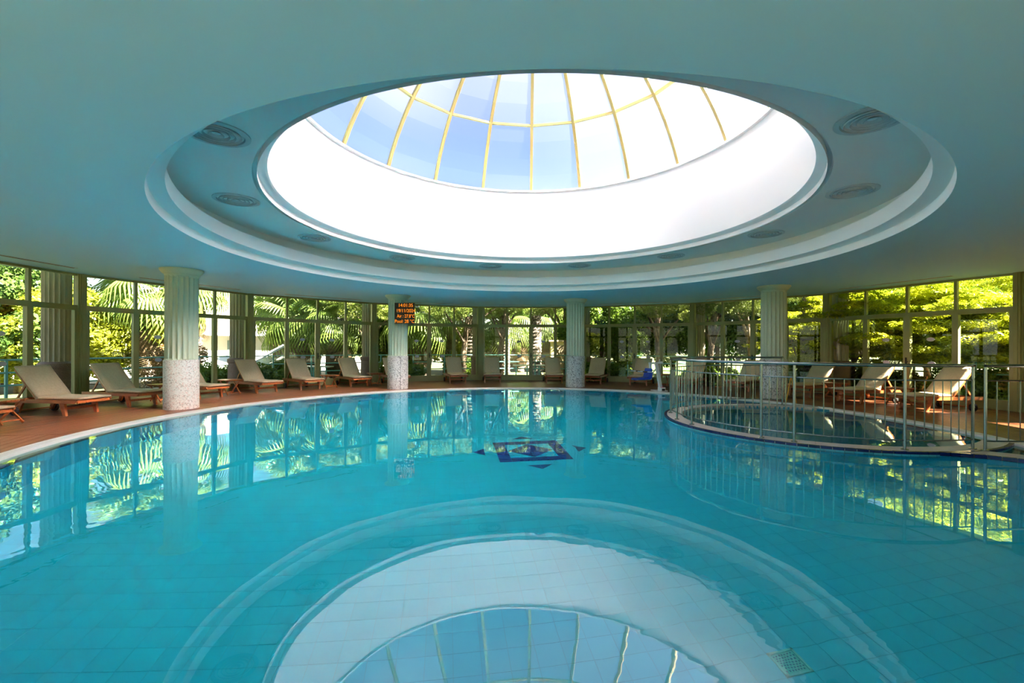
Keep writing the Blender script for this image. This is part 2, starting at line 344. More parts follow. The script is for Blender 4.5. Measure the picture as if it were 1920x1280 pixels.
# ------------------------------------------------------------------ glass wall bays
pm = lambda *a: MB().box(*a)
def bar_piece(name, x0, x1, y0, y1, z0, z1, par, mat=FRAME):
    return MB().box(x0, x1, y0, y1, z0, z1).build(name, mat, par)
HB = RW * sin(R(BAY / 2))           # half chord
stick = MB(); stick.lathe([(.001, 0), (.085, 0)], 20)
st_me = MB().prism([(.085 * cos(t * pi / 10), .05 * sin(t * pi / 10)) for t in range(20)], 0, .003).mesh('sticker', M_('lilac_white_vinyl', (.7, .68, .8), .5))
def bay(i, amid, doors, visible):
    c = pol(amid, RW * cos(R(BAY / 2)))
    e = empty('window_%d' % (i + 1), c, R(-amid), None, None, None, 'structure')
    # local: x along wall (right as seen from inside), y outward
    wp = .085
    TZ = 2.24
    bar_piece('transom', -HB + .1, HB - .1, -.03, .05, TZ - .035, TZ + .035, e)
    bar_piece('header', -HB + .1, HB - .1, -.03, .05, ZC - .05, ZC + .02, e)
    bar_piece('sill', -HB + .1, HB - .1, -.04, .06, 0, .1, e)
    pw = (2 * HB - .2) / 4
    xs = [-HB + .1 + pw * k for k in range(5)]
    for k in (1, 2, 3):
        bar_piece('mullion', xs[k] - .03, xs[k] + .03, -.03, .05, TZ + .035, ZC - .05, e)
        w = .06 if not (doors and k == 2) else .075
        bar_piece('mullion', xs[k] - w, xs[k] + w, -.04, .06, .1, TZ - .035, e)
    for s in (-1, 1):
        bar_piece('jamb', s * (HB - .07) - .03, s * (HB - .07) + .03, -.05, .07, 0, ZC, e)
        bar_piece('jamb', s * (HB - .13) - .03, s * (HB - .13) + .03, -.03, .05, .1, TZ - .035, e)
    for k in range(4):
        lo = xs[k] + (.03 if k else .015); hi = xs[k + 1] - (.03 if k < 3 else .015)
        MB().box(lo, hi, .008, .014, TZ + .035, ZC - .05).build('pane', GLASS, e)
        lo = xs[k] + (.06 if k else .06); hi = xs[k + 1] - (.06 if k < 3 else .06)
        b = MB(); b.box(lo, hi, .004, .01, .22, TZ - .075); p = b.build('pane', GLASS, e)
        bar_piece('bottom_rail', lo, hi, -.035, .055, .1, .22, e); bar_piece('top_rail', lo, hi, -.035, .055, TZ - .08, TZ - .035, e)
        if doors and k in (1, 2) and visible:
            s_ = link('sticker', st_me, p, ((lo + hi) / 2, 0, 1.58), (pi / 2, 0, 0))
            s_ = link('sticker', st_me, p, ((lo + hi) / 2 + .02, 0, .98), (pi / 2, 0, 0))
    if doors and visible:
        b = MB(); b.box(-.012, .012, -.075, -.04, .92, 1.12); b.box(-.012, .05, -.075, -.06, 1.0, 1.02); b.build('door_handle', RUBBER, e)
    return e
for i in range(16):
    amid = A0 + BAY * (i - 1) + BAY / 2       # bay i lies right of post i-1
    am = (amid + 180) % 360 - 180
    bay(i, amid, True, abs(am) < 112)
# corner posts between bays
for i in range(16):
    a = A0 + BAY * (i - 1)
    e = MB().box(-.06, .06, -.09, .08, 0, ZC).build('wall_post', FRAME, None, loc=pol(a, RW - .0), rot=(0, 0, R(-a)))
    tag(e, None, None, None, 'structure')
    g = MB().box(-.02, .02, -.102, -.09, 0, ZC).build('cover_strip', FRAME, e)
# ceiling slots beside the glass
for i in range(16):
    am = A0 + BAY * (i - 1) + BAY / 2; an = (am + 180) % 360 - 180
    if abs(an) < 112:
        b = MB().box(-1.25, 1.25, -.035, .035, ZC - .004, ZC + .05).build('slot_diffuser', DARK, ceil, loc=pol(am, 9.75), rot=(0, 0, R(-am)))
        b2 = MB().box(-1.27, 1.27, -.05, -.035, ZC - .008, ZC + .02).box(-1.27, 1.27, .035, .05, ZC - .008, ZC + .02).build('slot_trim', DIFF, b)

# ------------------------------------------------------------------ columns
def fluted(r, z0, z1, n_=20, dep=.035, per=8):
    b = MB(); k = n_ * per; ring = []
    for i in range(k):
        ph = (i % per) / per; d = dep * r / .3 * (sin(pi * ph) ** .7 if 0 < ph < 1 else 0)
        ring.append((r - d * 1.0))
    prof = [(z0, 0), (z0 + .03, 1), (z1 - .05, 1), (z1 - .02, 0)]
    vs_ = []
    for z, on in prof:
        vs_ += [((r if not on else ring[i]) * sin(2 * pi * i / k), (r if not on else ring[i]) * cos(2 * pi * i / k), z) for i in range(k)]
    fs = []
    for j in range(3): fs += [(j * k + i, j * k + (i + 1) % k, (j + 1) * k + (i + 1) % k, (j + 1) * k + i) for i in range(k)]
    return b.add(vs_, fs)
def inner_column(a, mos, label):
    e = empty('fluted_column', pol(a, RC), R(-a), label, 'column', 'fluted columns round the pool')
    b = MB(); b.lathe([(.001, 0), (.325, 0), (.325, 1.04), (.318, 1.05), (.29, 1.055)], 64); b.build('mosaic_base', mos, e, smooth=True)
    fluted(.305, 1.05, 2.87).build('shaft', COLP, e)
    b = MB(); b.lathe([(.29, 2.84), (.305, 2.85), (.312, 2.86), (.312, 2.885), (.335, 2.895), (.37, 2.93), (.395, 2.965), (.4, 2.975), (.4, 2.9995), (.001, 2.9995)], 64); b.build('capital', COLP, e, smooth=True)
    return e
inner_column(A0 - BAY, MOS1, 'sunlit fluted column with cream mosaic base, nearest on the left deck')
sc_col = inner_column(A0 + BAY, MOS2, 'pale green fluted column that carries the black digital sign')
inner_column(A0 + 3 * BAY, MOS2, 'pale green fluted column with grey speckled base at the far side')
inner_column(A0 + 5 * BAY, MOS2, 'fluted column behind the railing, beside the small pool')
# joint strip on the sign column base
b = MB(); b.box(-.006, .006, -.329, -.322, 0, 1.04); b.build('joint_strip', GASKET, sc_col, rot=(0, 0, R(-3)))
# outer columns
oc = empty('garden_column', (0, 0, 0), 0, None, 'column', 'fluted stucco columns outside the glass')
fluted(.265, .95, 3.34, 18, .04, 6).build('shaft', COLO, oc)
b = MB(); b.lathe([(.001, -.02), (.38, -.02), (.38, .12), (.32, .16), (.3, .8), (.33, .84), (.33, .93), (.265, .97)], 40); b.build('granite_base', GRAN, oc, smooth=True)
ol = {-2: 'outermost on the left behind the dark panes', -1: 'behind the glass above the nearest left lounger', 0: 'behind the glass left of the far pale building', 1: 'behind the glass just left of the sign column', 2: 'behind the glass between the two far trunks, left of centre',
      3: 'behind the glass just right of the far column', 4: 'behind the glass left end of the railing', 5: 'behind the glass, lit brightly, right of the railing column', 6: 'outermost on the right among yellow-green branches'}
first = True
for k in ol:
    a = A0 + BAY * k
    o = oc if first else copy_tree(oc); first = False
    o.location = pol(a, 11.42); o.rotation_euler = (0, 0, R(-a)); o['label'] = 'fluted stucco column on granite base ' + ol[k]

# ------------------------------------------------------------------ deck
floor = empty('floor', (CX, CY, 0), 0, 'round brown timber deck between pool and glass walls', None, None, 'structure')
b = MB(); b.lathe([(7.16, -.03), (10.75, -.03), (10.75, -.35), (7.2, -.35), (7.2, -.03)], 96); b.build('deck_base', DARK, floor)
BWD = .142
for i in range(16):
    am = A0 + BAY * (i - 1) + BAY / 2; an = (am + 180) % 360 - 180
    solo = (-105 < an < -40) or (60 < an < 100)
    d = 7.055; joint = MB()
    while d < 10.44:
        h = tan(R(BAY / 2)); d1 = min(d + BWD - .01, 10.46)
        poly = [(-d * h + .003, d), (d * h - .003, d), (d1 * h - .003, d1), (-d1 * h + .003, d1)]
        bb = MB() if solo else joint
        bb.prism(poly, -.028, 0 - random.random() * .0015, bottom=False)
        if solo: bb.build('deck_board', DECK, floor, rot=(0, 0, R(-am)))
        d += BWD
    if not solo: tag(joint.build('deck_boards', DECK, floor, rot=(0, 0, R(-am))), None, None, None, 'stuff')

# ------------------------------------------------------------------ pool shell
pool = empty('swimming_pool', (CX, CY, 0), 0, 'large round turquoise swimming pool with tiled floor and beige rim', 'pool')
DEP = -1.57
RP = 6.8
b = MB(); b.lathe([(RP, -.06), (6.99, -.06), (7.2, -.06)], 192); b.build('coping_bed', CURBST, pool)
NCP = 72
cp = MB().add([(r * sin(t), r * cos(t), z) for z in (-.06, -.052) for r, t in ((RP, -R(2.46)), (RP, 0), (RP, R(2.46)), (6.99, R(2.46)), (6.99, 0), (6.99, -R(2.46)))],
              [(5, 4, 3, 2, 1, 0), (6, 7, 8, 9, 10, 11), (0, 1, 7, 6), (1, 2, 8, 7), (2, 3, 9, 8), (3, 4, 10, 9), (4, 5, 11, 10), (5, 0, 6, 11)]).mesh('coping_tile', rnd_tint(COPING, .1))
for k in range(NCP): link('coping_tile', cp, pool, None, (0, 0, R(k * 5)))
# grate ring
b = MB(); b.lathe([(6.995, -.06), (6.995, .003), (7.02, .003), (7.02, -.012), (7.15, -.012), (7.15, .004), (7.175, .004), (7.175, -.06)], 192); gr = b.build('overflow_grate', GRATE, pool, smooth=False)
b = MB()
for k in range(1400):
    b.box(-.009, .009, 7.018, 7.152, -.012, .002, Matrix.Rotation(-2 * pi * k / 1400, 4, 'Z'))
tag(b.build('grate_bars', GRATE, gr), None, None, None, 'stuff')
# navy rim and wall strips
NRIM = 300
rim = MB().prism([(r * sin(t), r * cos(t)) for r, t in ((RP - .012, -pi / NRIM * .93), (RP + .035, -pi / NRIM * .93), (RP + .035, pi / NRIM * .93), (RP - .012, pi / NRIM * .93))], -.1, -.047).mesh('rim_tile', NAVY)
for k in range(NRIM): link('rim_tile', rim, pool, None, (0, 0, 2 * pi * k / NRIM))
b = MB(); b.lathe([(RP + .012, -.06), (RP + .012, DEP)], 192); b.build('wall_backing', GROUTW, pool)
ws = MB().prism([(r * sin(t), r * cos(t)) for r, t in ((RP, -pi / 300 * .93), (RP + .012, -pi / 300 * .93), (RP + .012, pi / 300 * .93), (RP, pi / 300 * .93))], DEP, -.1).mesh('wall_tile', TILEW)
rest = MB()
for k in range(300):
    a = 360 / 300 * k; an = (a + 180) % 360 - 180
    if -140 < an < 110: link('wall_tile', ws, pool, None, (0, 0, R(-a)))
    else:
        Mx = Matrix.Rotation(R(-a), 4, 'Z')
        rest.prism([(r * sin(t), r * cos(t)) for r, t in ((RP, -pi / 300 * .93), (RP + .012, -pi / 300 * .93), (RP + .012, pi / 300 * .93), (RP, pi / 300 * .93))], DEP, -.1, Mx)
tag(rest.build('wall_tiles', TILEW, pool), None, None, None, 'stuff')
# floor tiles: rotated grid, navy motif
b = MB(); b.lathe([(.001, DEP - .004), (RP + .1, DEP - .004)], 96); b.build('floor_bed', GROUT, pool)
T = .195; GA = R(8.4); PCX, PCY = .31 - CX, 7.66 - CY
ux, uy = cos(GA), sin(GA)
floor_e = empty('pool_floor', (0, 0, 0)); floor_e.parent = pool
def cell(i, j):      # cell indices around the motif centre, centre of the cell in pool coordinates
    gx, gy = (i + .5) * T, (j + .5) * T
    return PCX + gx * ux - gy * uy, PCY + gx * uy + gy * ux
h = T / 2 - .0018
sq = [(-h, -h), (h, -h), (h, h), (-h, h)]
tile_me = MB().prism(sq, 0, .002, bottom=False).mesh('floor_tile', TILE); navy_me = MB().prism(sq, 0, .002, bottom=False).mesh('navy_tile', NAVYF)
def half(c, lightnavy):  # triangles: c = corner index kept
    tri = [sq[c - 1], sq[c], sq[(c + 1) % 4]]; return tri
many = MB(); cells = []
DRAIN = None
def motif(i, j):
    """'n' navy, 'l' light, or the corner index (0..3) of the navy half"""
    if -3 <= i <= 2 and -3 <= j <= 2:
        if i in (-3, 2) or j in (-3, 2): return 'n'
        a = abs(i + .5) + abs(j + .5)
        if a < 1.5: return 'n'
        if a < 2.5: return {(1, 1): 0, (-1, 1): 1, (-1, -1): 2, (1, -1): 3}[(1 if i >= 0 else -1, 1 if j >= 0 else -1)]
        return 'l'
    if j == 4 and i in (-1, 0): return 1 if i == -1 else 0
    if j == -5 and i in (-1, 0): return 2 if i == -1 else 3
    if i == 4 and j in (-1, 0): return 3 if j == -1 else 0
    if i == -5 and j in (-1, 0): return 2 if j == -1 else 1
    return 'l'
near = []
for i in range(-38, 38):
    for j in range(-38, 38):
        x, y = cell(i, j)
        if hypot(x, y) > RP - T * .3: continue
        X, Y = x + CX, y + CY
        if hypot(X - C2[0], Y - C2[1]) < RQ - .15: continue
        m = motif(i, j)
        Mx = Matrix.Translation((x, y, DEP)) @ Matrix.Rotation(GA, 4, 'Z')
        if m == 'l':
            vis = Y > 1.9 and abs(X) < Y * 1.0
            near.append((Y, x, y, Mx) if vis else (99 + Y, x, y, Mx))
        elif m == 'n': link('navy_tile', navy_me, floor_e, (x, y, DEP), (0, 0, GA))
        else:
            MB().prism([sq[m - 1], sq[m], sq[(m + 1) % 4]], 0, .004).build('navy_tile', NAVYF, floor_e, loc=(x, y, DEP), rot=(0, 0, GA))
            mm = (m + 2) % 4
            MB().prism([sq[mm - 1], sq[mm], sq[(mm + 1) % 4]], 0, .004).build('floor_tile', TILE, floor_e, loc=(x, y, DEP), rot=(0, 0, GA))
near.sort(key=lambda q: q[0])
# the drain replaces one near tile
dx, dy = 1.93 - CX, 3.03 - CY
best = min(near, key=lambda q: hypot(q[1] - dx, q[2] - dy)); near.remove(best)
for q in near[:285]: link('floor_tile', tile_me, floor_e, (q[1], q[2], DEP), (0, 0, GA))
for q in near[285:]: many.prism(sq, 0, .002, q[3], bottom=False)
tag(many.build('floor_tiles', TILE, floor_e), None, None, None, 'stuff')
DRM = M_('pale_green_plastic', (.12, .75, .68), .5)
b = MB(); h2 = T / 2
for x0, x1, y0, y1 in ((-h2, h2, -h2, -h2 + .016), (-h2, h2, h2 - .016, h2), (-h2, -h2 + .016, -h2, h2), (h2 - .016, h2, -h2, h2)): b.box(x0, x1, y0, y1, 0, .012)
dr = empty('floor_drain', (CX + best[1], CY + best[2], DEP + .001), GA, 'square pale green perforated drain cover set in the pool floor', 'drain')
b.build('drain_frame', M_('pale_frame_plastic', (.2, .82, .75), .5), dr)
b = MB(); hh = h2 - .018; b.box(-hh, hh, -hh, hh, 0, .008); b.build('drain_plate', DRM, dr)
b = MB()
for i in range(7):
    for j in range(7): b.lathe([(.001, .0092), (.006, .0092), (.006, .006)], 8, ((i - 3) * .021 + (.0105 if j % 2 else 0) - .005, (j - 3) * .021))
tag(b.build('drain_holes', GROUTW, dr), None, None, None, 'stuff')

# water surfaces
def water(name, test, label, step=.1):
    xs = np.arange(-7.3, 7.31, step); idx = {}; v = []; f = []
    def vid(i, j):
        if (i, j) not in idx: idx[i, j] = len(v); v.append((xs[i], xs[j], 0))
        return idx[i, j]
    for i in range(len(xs) - 1):
        for j in range(len(xs) - 1):
            if test((xs[i] + xs[i + 1]) / 2 + CX, (xs[j] + xs[j + 1]) / 2 + CY): f.append((vid(i, j), vid(i + 1, j), vid(i + 1, j + 1), vid(i, j + 1)))
    b = MB(); b.add(v, f); o = b.build(name, WATER, None, loc=(CX, CY, ZW), smooth='all'); tag(o, label, 'water'); return o
inq = lambda X, Y: hypot(X - C2[0], Y - C2[1]) < 2.38
water('pool_water', lambda X, Y: hypot(X - CX, Y - CY) < 7.08 and not inq(X, Y), 'clear turquoise water filling the large round pool, with gentle ripples')
water('small_pool_water', lambda X, Y: hypot(X - CX, Y - CY) < 7.08 and inq(X, Y), 'still water in the small railed pool at the right')

# ------------------------------------------------------------------ small pool
sp = empty('small_pool', (C2[0], C2[1], 0), 0, 'small shallow round pool inside a stone kerb at the right', 'pool')
QA0, QA1 = R(140), R(397)
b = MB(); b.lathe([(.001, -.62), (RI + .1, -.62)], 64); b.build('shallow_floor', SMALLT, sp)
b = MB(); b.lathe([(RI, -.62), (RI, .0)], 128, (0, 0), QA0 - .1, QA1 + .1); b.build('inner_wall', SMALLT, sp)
b = MB(); b.lathe([(RQ - .021, DEP), (RQ - .021, .012)], 128, (0, 0), QA0 - .1, QA1 + .1); b.build('outer_wall', GROUTL, sp)
NK = 40
def arc_piece(r0, r1, z0, z1, da, n_=2):
    P = [(r0 * sin(t), r0 * cos(t)) for t in np.linspace(-da, da, n_ + 1)] + [(r1 * sin(t), r1 * cos(t)) for t in np.linspace(da, -da, n_ + 1)]
    return MB().prism(P, z0, z1)
def arc_copies(name, me, n_, par, a0=QA0, a1=QA1):
    for k in range(n_):
        a = a0 + (a1 - a0) * (k + .5) / n_
        link(name, me, par, None, (0, 0, -a))
span = QA1 - QA0
me = arc_piece(RI, RQ - .055, -.1, .02, span / 36 / 2 * .985, 3).mesh('kerb_stone', rnd_tint(CURBST, .06)); arc_copies('kerb_stone', me, 36, sp)
me = arc_piece(RQ - .052, RQ, -.014, .021, span / 84 / 2 * .93, 1).mesh('rim_tile', NAVY); arc_copies('rim_tile', me, 84, sp)
me = arc_piece(RQ - .02, RQ - .006, -.16, -.016, span / 108 / 2 * .95, 1).mesh('band_tile', TILER); arc_copies('band_tile', me, 108, sp)
b = MB()
for row in range(7):
    z1 = -.165 - row * .2
    for k in range(72):
        a = QA0 + span * (k + .5) / 72; Mx = Matrix.Rotation(-a, 4, 'Z'); da = span / 72 / 2 * .97
        b.prism([(r * sin(t), r * cos(t)) for r, t in ((RQ - .02, -da), (RQ - .02, da), (RQ - .006, da), (RQ - .006, -da))], z1 - .195, z1, Mx)
tag(b.build('side_tiles', TILE, sp), None, None, None, 'stuff')
# kerb wedge that leads from the small pool round to the pool edge at the right
out_ = [(5.5, 5.83), (5.72, 5.78), (5.95, 5.67), (6.15, 5.5), (6.3, 5.25), (6.38, 4.95), (6.4, 4.75)]
inn = [(6.75, 4.8), (6.72, 5.1), (6.62, 5.4), (6.42, 5.72), (6.15, 5.93), (5.85, 6.04), (5.6, 6.07)]
P = [(x - C2[0], y - C2[1]) for x, y in out_ + inn]
MB().prism(P, DEP, -.03).build('kerb_wedge', TILE, sp); MB().prism([(x - C2[0], y - C2[1] + .03) for x, y in out_ + inn], -.03, .017).build('wedge_stone', CURBST, sp)
for k in range(len(out_) - 1):
    p0 = Vector((out_[k][0] - C2[0], out_[k][1] - C2[1], 0)); p1 = Vector((out_[k + 1][0] - C2[0], out_[k + 1][1] - C2[1], 0))
    for s_ in range(2):
        q0 = p0.lerp(p1, s_ / 2 + .02); q1 = p0.lerp(p1, s_ / 2 + .48); MB().bar(q0 + Vector((0, .02, -.002)), q1 + Vector((0, .02, -.002)), .05, .046).build('rim_tile', NAVY, sp)

# railing round the small pool
rl = empty('pool_railing', (C2[0], C2[1], .02), 0, 'curved stainless steel railing with thin balusters round the small pool', 'railing')
RR = 2.42
def arcpts(r, a0, a1, z, n_): return [(r * sin(t), r * cos(t), z) for t in np.linspace(R(a0), R(a1), n_)]
MB().tube(arcpts(RR, 164, 381, 1.11, 90), .022, 10).build('handrail', STEEL, rl, smooth='all')
posts = [164.5, 187.5, 217.5, 227.5, 258, 271.5, 291.5, 320, 350.5, 380.5]
for s0, s1 in zip(posts[:-1], posts[1:]):
    for z, nm in ((.915, 'mid_rail'), (.125, 'bottom_rail')):
        MB().tube(arcpts(RR, s0, s1, z, 12), .011, 6).build(nm, STEEL, rl, smooth='all')
post_me = MB().tube([(0, 0, 0), (0, 0, 1.09)], .0175, 10).tube([(0, 0, 0), (0, 0, .012)], .042, 12).mesh('post', STEEL, 'auto')
bal_me = MB().tube([(0, 0, .125), (0, 0, .915)], .007, 6).mesh('baluster', STEEL, 'auto')
for a in posts: link('post', post_me, rl, (RR * sin(R(a)), RR * cos(R(a)), 0))
for s0, s1 in zip(posts[:-1], posts[1:]):
    nb = max(1, round((s1 - s0) / 2.72) - 1)
    for k in range(nb):
        a = s0 + (s1 - s0) * (k + 1) / (nb + 1); link('baluster', bal_me, rl, (RR * sin(R(a)), RR * cos(R(a)), 0))
r2_ = empty('side_railing', (6.18, 5.93, .02), R(-2), 'straight steel railing section running out of frame at the right edge', 'railing')
MB().tube([(0, 0, 1.11), (2.2, 0, 1.11)], .022, 10).build('handrail', STEEL, r2_, smooth='auto')
for z, nm in ((.915, 'mid_rail'), (.125, 'bottom_rail')): MB().tube([(0, 0, z), (2.2, 0, z)], .011, 6).build(nm, STEEL, r2_, smooth='auto')
for x in (0, 1.1, 2.2): link('post', post_me, r2_, (x, 0, 0))
for k in range(14):
    if k != 6: link('baluster', bal_me, r2_, ((k + 1) * .147, 0, 0))

# ------------------------------------------------------------------ loungers
def make_lounger():
    e = empty('sun_lounger', (0, 0, 0), 0, None, 'lounger', 'teak sun loungers with beige cushions')
    H = .3
    for s in (-1, 1):
        b = MB(); y = s * .315
        b.prism([(0.06, H - .055), (.0, H - .01), (.0, H + .01), (1.62, H + .01), (1.62, H - .06)], -.018, .018, Matrix.Translation((0, y, 0)) @ Matrix.Rotation(pi / 2, 4, 'X')); b.build('side_rail', TEAK, e)
        b = MB(); Mx = Matrix.Translation((0, s * .29, 0)) @ Matrix.Rotation(pi / 2, 4, 'X')
        b.prism([(.27, 0), (.335, 0), (.42, H - .05), (.31, H - .05)], -.022, .022, Mx); b.build('leg', TEAK, e)
        b = MB(); b.prism([(1.33, .04), (1.39, .04), (1.33, H - .05), (1.22, H - .05)], -.02, .02, Mx); b.build('leg', TEAK, e)
        b = MB(); k = 20
        b.prism([(.085 * cos(2 * pi * i / k), .085 * sin(2 * pi * i / k)) for i in range(k)], -.022, .022, Matrix.Translation((1.36, s * .345, .085)) @ Matrix.Rotation(pi / 2, 4, 'X')); w = b.build('wheel', RUBBER, e)
        MB().tube([(1.36, s * .32, .085), (1.36, s * .375, .085)], .018, 8).build('hub', STEEL, w)
    MB().box(.31, .35, -.28, .28, .12, .165).build('stretcher', TEAK, e)
    MB().tube([(1.36, -.34, .085), (1.36, .34, .085)], .014, 8).build('axle', TEAK, e)
    for x in (0.02, 1.58): MB().box(x, x + .035, -.3, .3, H - .05, H).build('end_rail', TEAK, e)
    for k in range(6): MB().box(.09 + .14 * k, .09 + .14 * k + .085, -.3, .3, H - .012, H + .008).build('seat_slat', TEAK, e)
    t = R(49); bx = .93
    Mb = Matrix.Translation((bx, 0, H + .01)) @ Matrix.Rotation(-t, 4, 'Y')
    for s in (-1, 1):
        MB().box(0, .76, s * .27 - .018, s * .27 + .018, -.03, .02, Mb).build('back_rail', TEAK, e)
        p = Mb @ Vector((.42, s * .24, -.02)); MB().bar(p, (1.46, s * .24, H - .02), .022, .035).build('back_prop', TEAK, e)
    for k in range(5): MB().box(.08 + .15 * k, .08 + .15 * k + .06, -.27, .27, -.012, .006, Mb).build('back_slat', TEAK, e)
    def cushion(L, Mx, name, seams):
        b = MB(); nx = 12; ny = 6; Wd = .3; th = .055
        for sgn in (1, -1):
            vs_ = []; fs = []
            for i in range(nx + 1):
                for j in range(ny + 1):
                    u, v = i / nx, j / ny; ex = min(1, min(u, 1 - u) * 9) ** .5 * min(1, min(v, 1 - v) * 7) ** .5
                    z = th * .5 + sgn * th * (.28 + .22 * ex) + (.004 * sin(7 * u + 3 * v) if sgn > 0 else 0)
                    vs_.append((u * L, (v - .5) * 2 * Wd, z))
            for i in range(nx):
                for j in range(ny):
                    q = (i * (ny + 1) + j, (i + 1) * (ny + 1) + j, (i + 1) * (ny + 1) + j + 1, i * (ny + 1) + j + 1); fs.append(q if sgn > 0 else q[::-1])
            b.add(vs_, fs, Mx)
        n0 = (nx + 1) * (ny + 1); rim_ = [i * (ny + 1) for i in range(nx + 1)] + [nx * (ny + 1) + j for j in range(1, ny + 1)] + [i * (ny + 1) + ny for i in range(nx - 1, -1, -1)] + [j for j in range(ny - 1, 0, -1)]
        for a_, c_ in zip(rim_, rim_[1:] + rim_[:1]): b.f.append((a_, c_, n0 + c_, n0 + a_)[::-1]); b.mi.append(0)
        return b.build(name, CUSH, e, smooth='all')
    cushion(.96, Matrix.Translation((-.02, 0, H + .012)), 'seat_cushion', 0)
    cushion(.8, Mb @ Matrix.Translation((.0, 0, .01)), 'back_cushion', 0)
    return e
lg = make_lounger()
# (angle, leg radius, axis angle, label)
LO = [(-95.5, 8.95, -92, 'teak lounger cut off at the left edge, behind the side table there'),
      (-84.3, 8.9, -83, 'teak lounger with beige cushion, nearest whole one on the left deck'),
      (-75.9, 8.98, -77, 'teak lounger with beige cushion, between the nearest one and the mosaic column'),
      (-65.6, 9.0, -69, 'teak lounger half hidden behind the sunlit mosaic column'),
      (-55.6, 9.1, -60, 'teak lounger just right of the sunlit column, in front of the pale building'),
      (-47.4, 9.1, -48, 'teak lounger in front of the thick shaggy palm'),
      (-37.4, 9.1, -42, 'teak lounger left of the sign column, with a side table on its right'),
      (-28.6, 9.15, -31, 'teak lounger partly hidden behind the sign column'),
      (-15.2, 9.15, -17, 'shaded lounger first to the right of the sign column'),
      (-7.0, 9.2, -4, 'shaded lounger facing the pool at the middle of the far side'),
      (7.6, 9.1, 1, 'shaded lounger just left of the far speckled column'),
      (16.6, 9.1, 22, 'shaded lounger just right of the far speckled column'),
      (26.8, 9.15, 27, 'lounger behind the blue pool lift seat'),
      (37.5, 9.1, 38, 'lounger seen through the left end of the railing'),
      (47.6, 9.1, 50, 'lounger with sunlit frame left of the railing column'),
      (58.8, 9.0, 65, 'shaded lounger right of the railing column, beside the yellow sign'),
      (67.6, 8.75, 74, 'shaded lounger in the middle of the railing at the right'),
      (77.0, 8.7, 84, 'nearest shaded lounger at the right, behind the curved railing end')]
for i, (a, r, ax, lab) in enumerate(LO):
    o = lg if i == 0 else copy_tree(lg)
    p = Vector(pol(a, r)); d = Vector((sin(R(ax)), cos(R(ax)), 0)); p = p - d * .3
    o.location = p; o.rotation_euler = (0, 0, atan2(d.y, d.x)); o['label'] = lab
# side tables
tb = empty('side_table', (0, 0, 0), 0, None, 'table', 'small teak side tables')
for k in range(5): MB().box(-.23, .23, -.23 + .094 * k, -.23 + .094 * k + .084, .4, .422).build('top_slat', TEAK, tb)
for x in (-.19, .17): MB().box(x, x + .025, -.22, .22, .375, .4).build('batten', TEAK, tb)
for s in (-1, 1):
    MB().bar((-.2, s * .17, 0.012), (.17, s * .17, .385), .022, .035).build('leg', TEAK, tb)
    MB().bar((.2, s * .145, 0.012), (-.17, s * .145, .385), .022, .035).build('leg', TEAK, tb)
for x in (-.15, .15): MB().tube([(x, -.17, .06), (x, .17, .06)], .012, 6).build('stretcher', TEAK, tb)
TBL = [(-92.0, 9.1, 'small teak side table at the left edge of the deck'), (-71.3, 9.4, 'small teak side table just left of the sunlit mosaic column'), (-60.8, 9.45, 'small teak side table just right of the sunlit mosaic column'),
       (-43.0, 9.35, 'small teak side table in front of the palm doors'), (-33.2, 9.55, 'small teak side table left of the sign column, by the glass'),
       (31.8, 9.4, 'dark side table between the pool lift and the railing'), (63.4, 9.35, 'side table between the two shaded loungers behind the railing'), (72.6, 9.3, 'dark side table left of the nearest right lounger')]
for i, (a, r, lab) in enumerate(TBL):
    o = tb if i == 0 else copy_tree(tb); o.location = pol(a, r); o.rotation_euler = (0, 0, R(-a + 90)); o['label'] = lab

# ------------------------------------------------------------------ pool lift
lf = empty('pool_lift', pol(34.2, 7.42), R(12), 'white pool lift with a blue seat at the far pool edge', 'pool lift')
lf.scale = (.92, .92, .88)
b = MB(); b.box(-.16, .2, -.3, .18, 0, .035); b.build('base_plate', PAINTW, lf)
b = MB(); b.box(-.07, .07, -.38, -.14, .035, .15); b.build('foot_block', PAINTW, lf)
MB().box(-.055, .055, -.33, -.17, .15, .154).build('warning_label', PINK, lf); MB().box(-.055, .055, -.386, -.38, .04, .11).build('end_cap', RUBBER, lf)
b = MB(); b.bar((0.0, -.2, .1), (-.06, 0, 1.02), .12, .06); b.build('mast', PAINTW, lf)
MB().tube([(.14, .05, .03), (.13, .05, 1.0)], .03, 10).build('actuator', STEEL, lf); MB().box(.07, .2, 0, .1, .96, 1.04).build('actuator_head', PAINTW, lf)
MB().tube([(.1, .05, 1.03), (.1, .05, 1.12)], .02, 8).build('lift_knob', PAINTW, lf)
b = MB(); b.bar((-.32, 0, .98), (.14, 0, 1.0), .06, .06); b.build('upper_arm', PAINTW, lf)
b = MB(); b.bar((-.27, 0, .4), (-.27, 0, 1.0), .06, .07); b.bar((-.27, 0, .42), (-.78, 0, .4), .05, .04); b.build('seat_frame', PAINTW, lf)
MB().bar((-.24, -.03, .56), (-.02, -.03, .88), .03, .035).build('brace', PAINTW, lf)
b = MB(); b.add([(x, y, z) for y in (-.2, .2) for x, z in ((-.3, .8), (-.36, .81), (-.44, .5), (-.62, .47), (-.84, .46), (-.9, .4), (-.84, .42), (-.6, .41), (-.38, .42), (-.3, .48))],
          [tuple(range(9, -1, -1)), tuple(range(10, 20))] + [(i, (i + 1) % 10, 10 + (i + 1) % 10, 10 + i) for i in range(10)]); b.build('seat', BLUE, lf, bevel=.012)
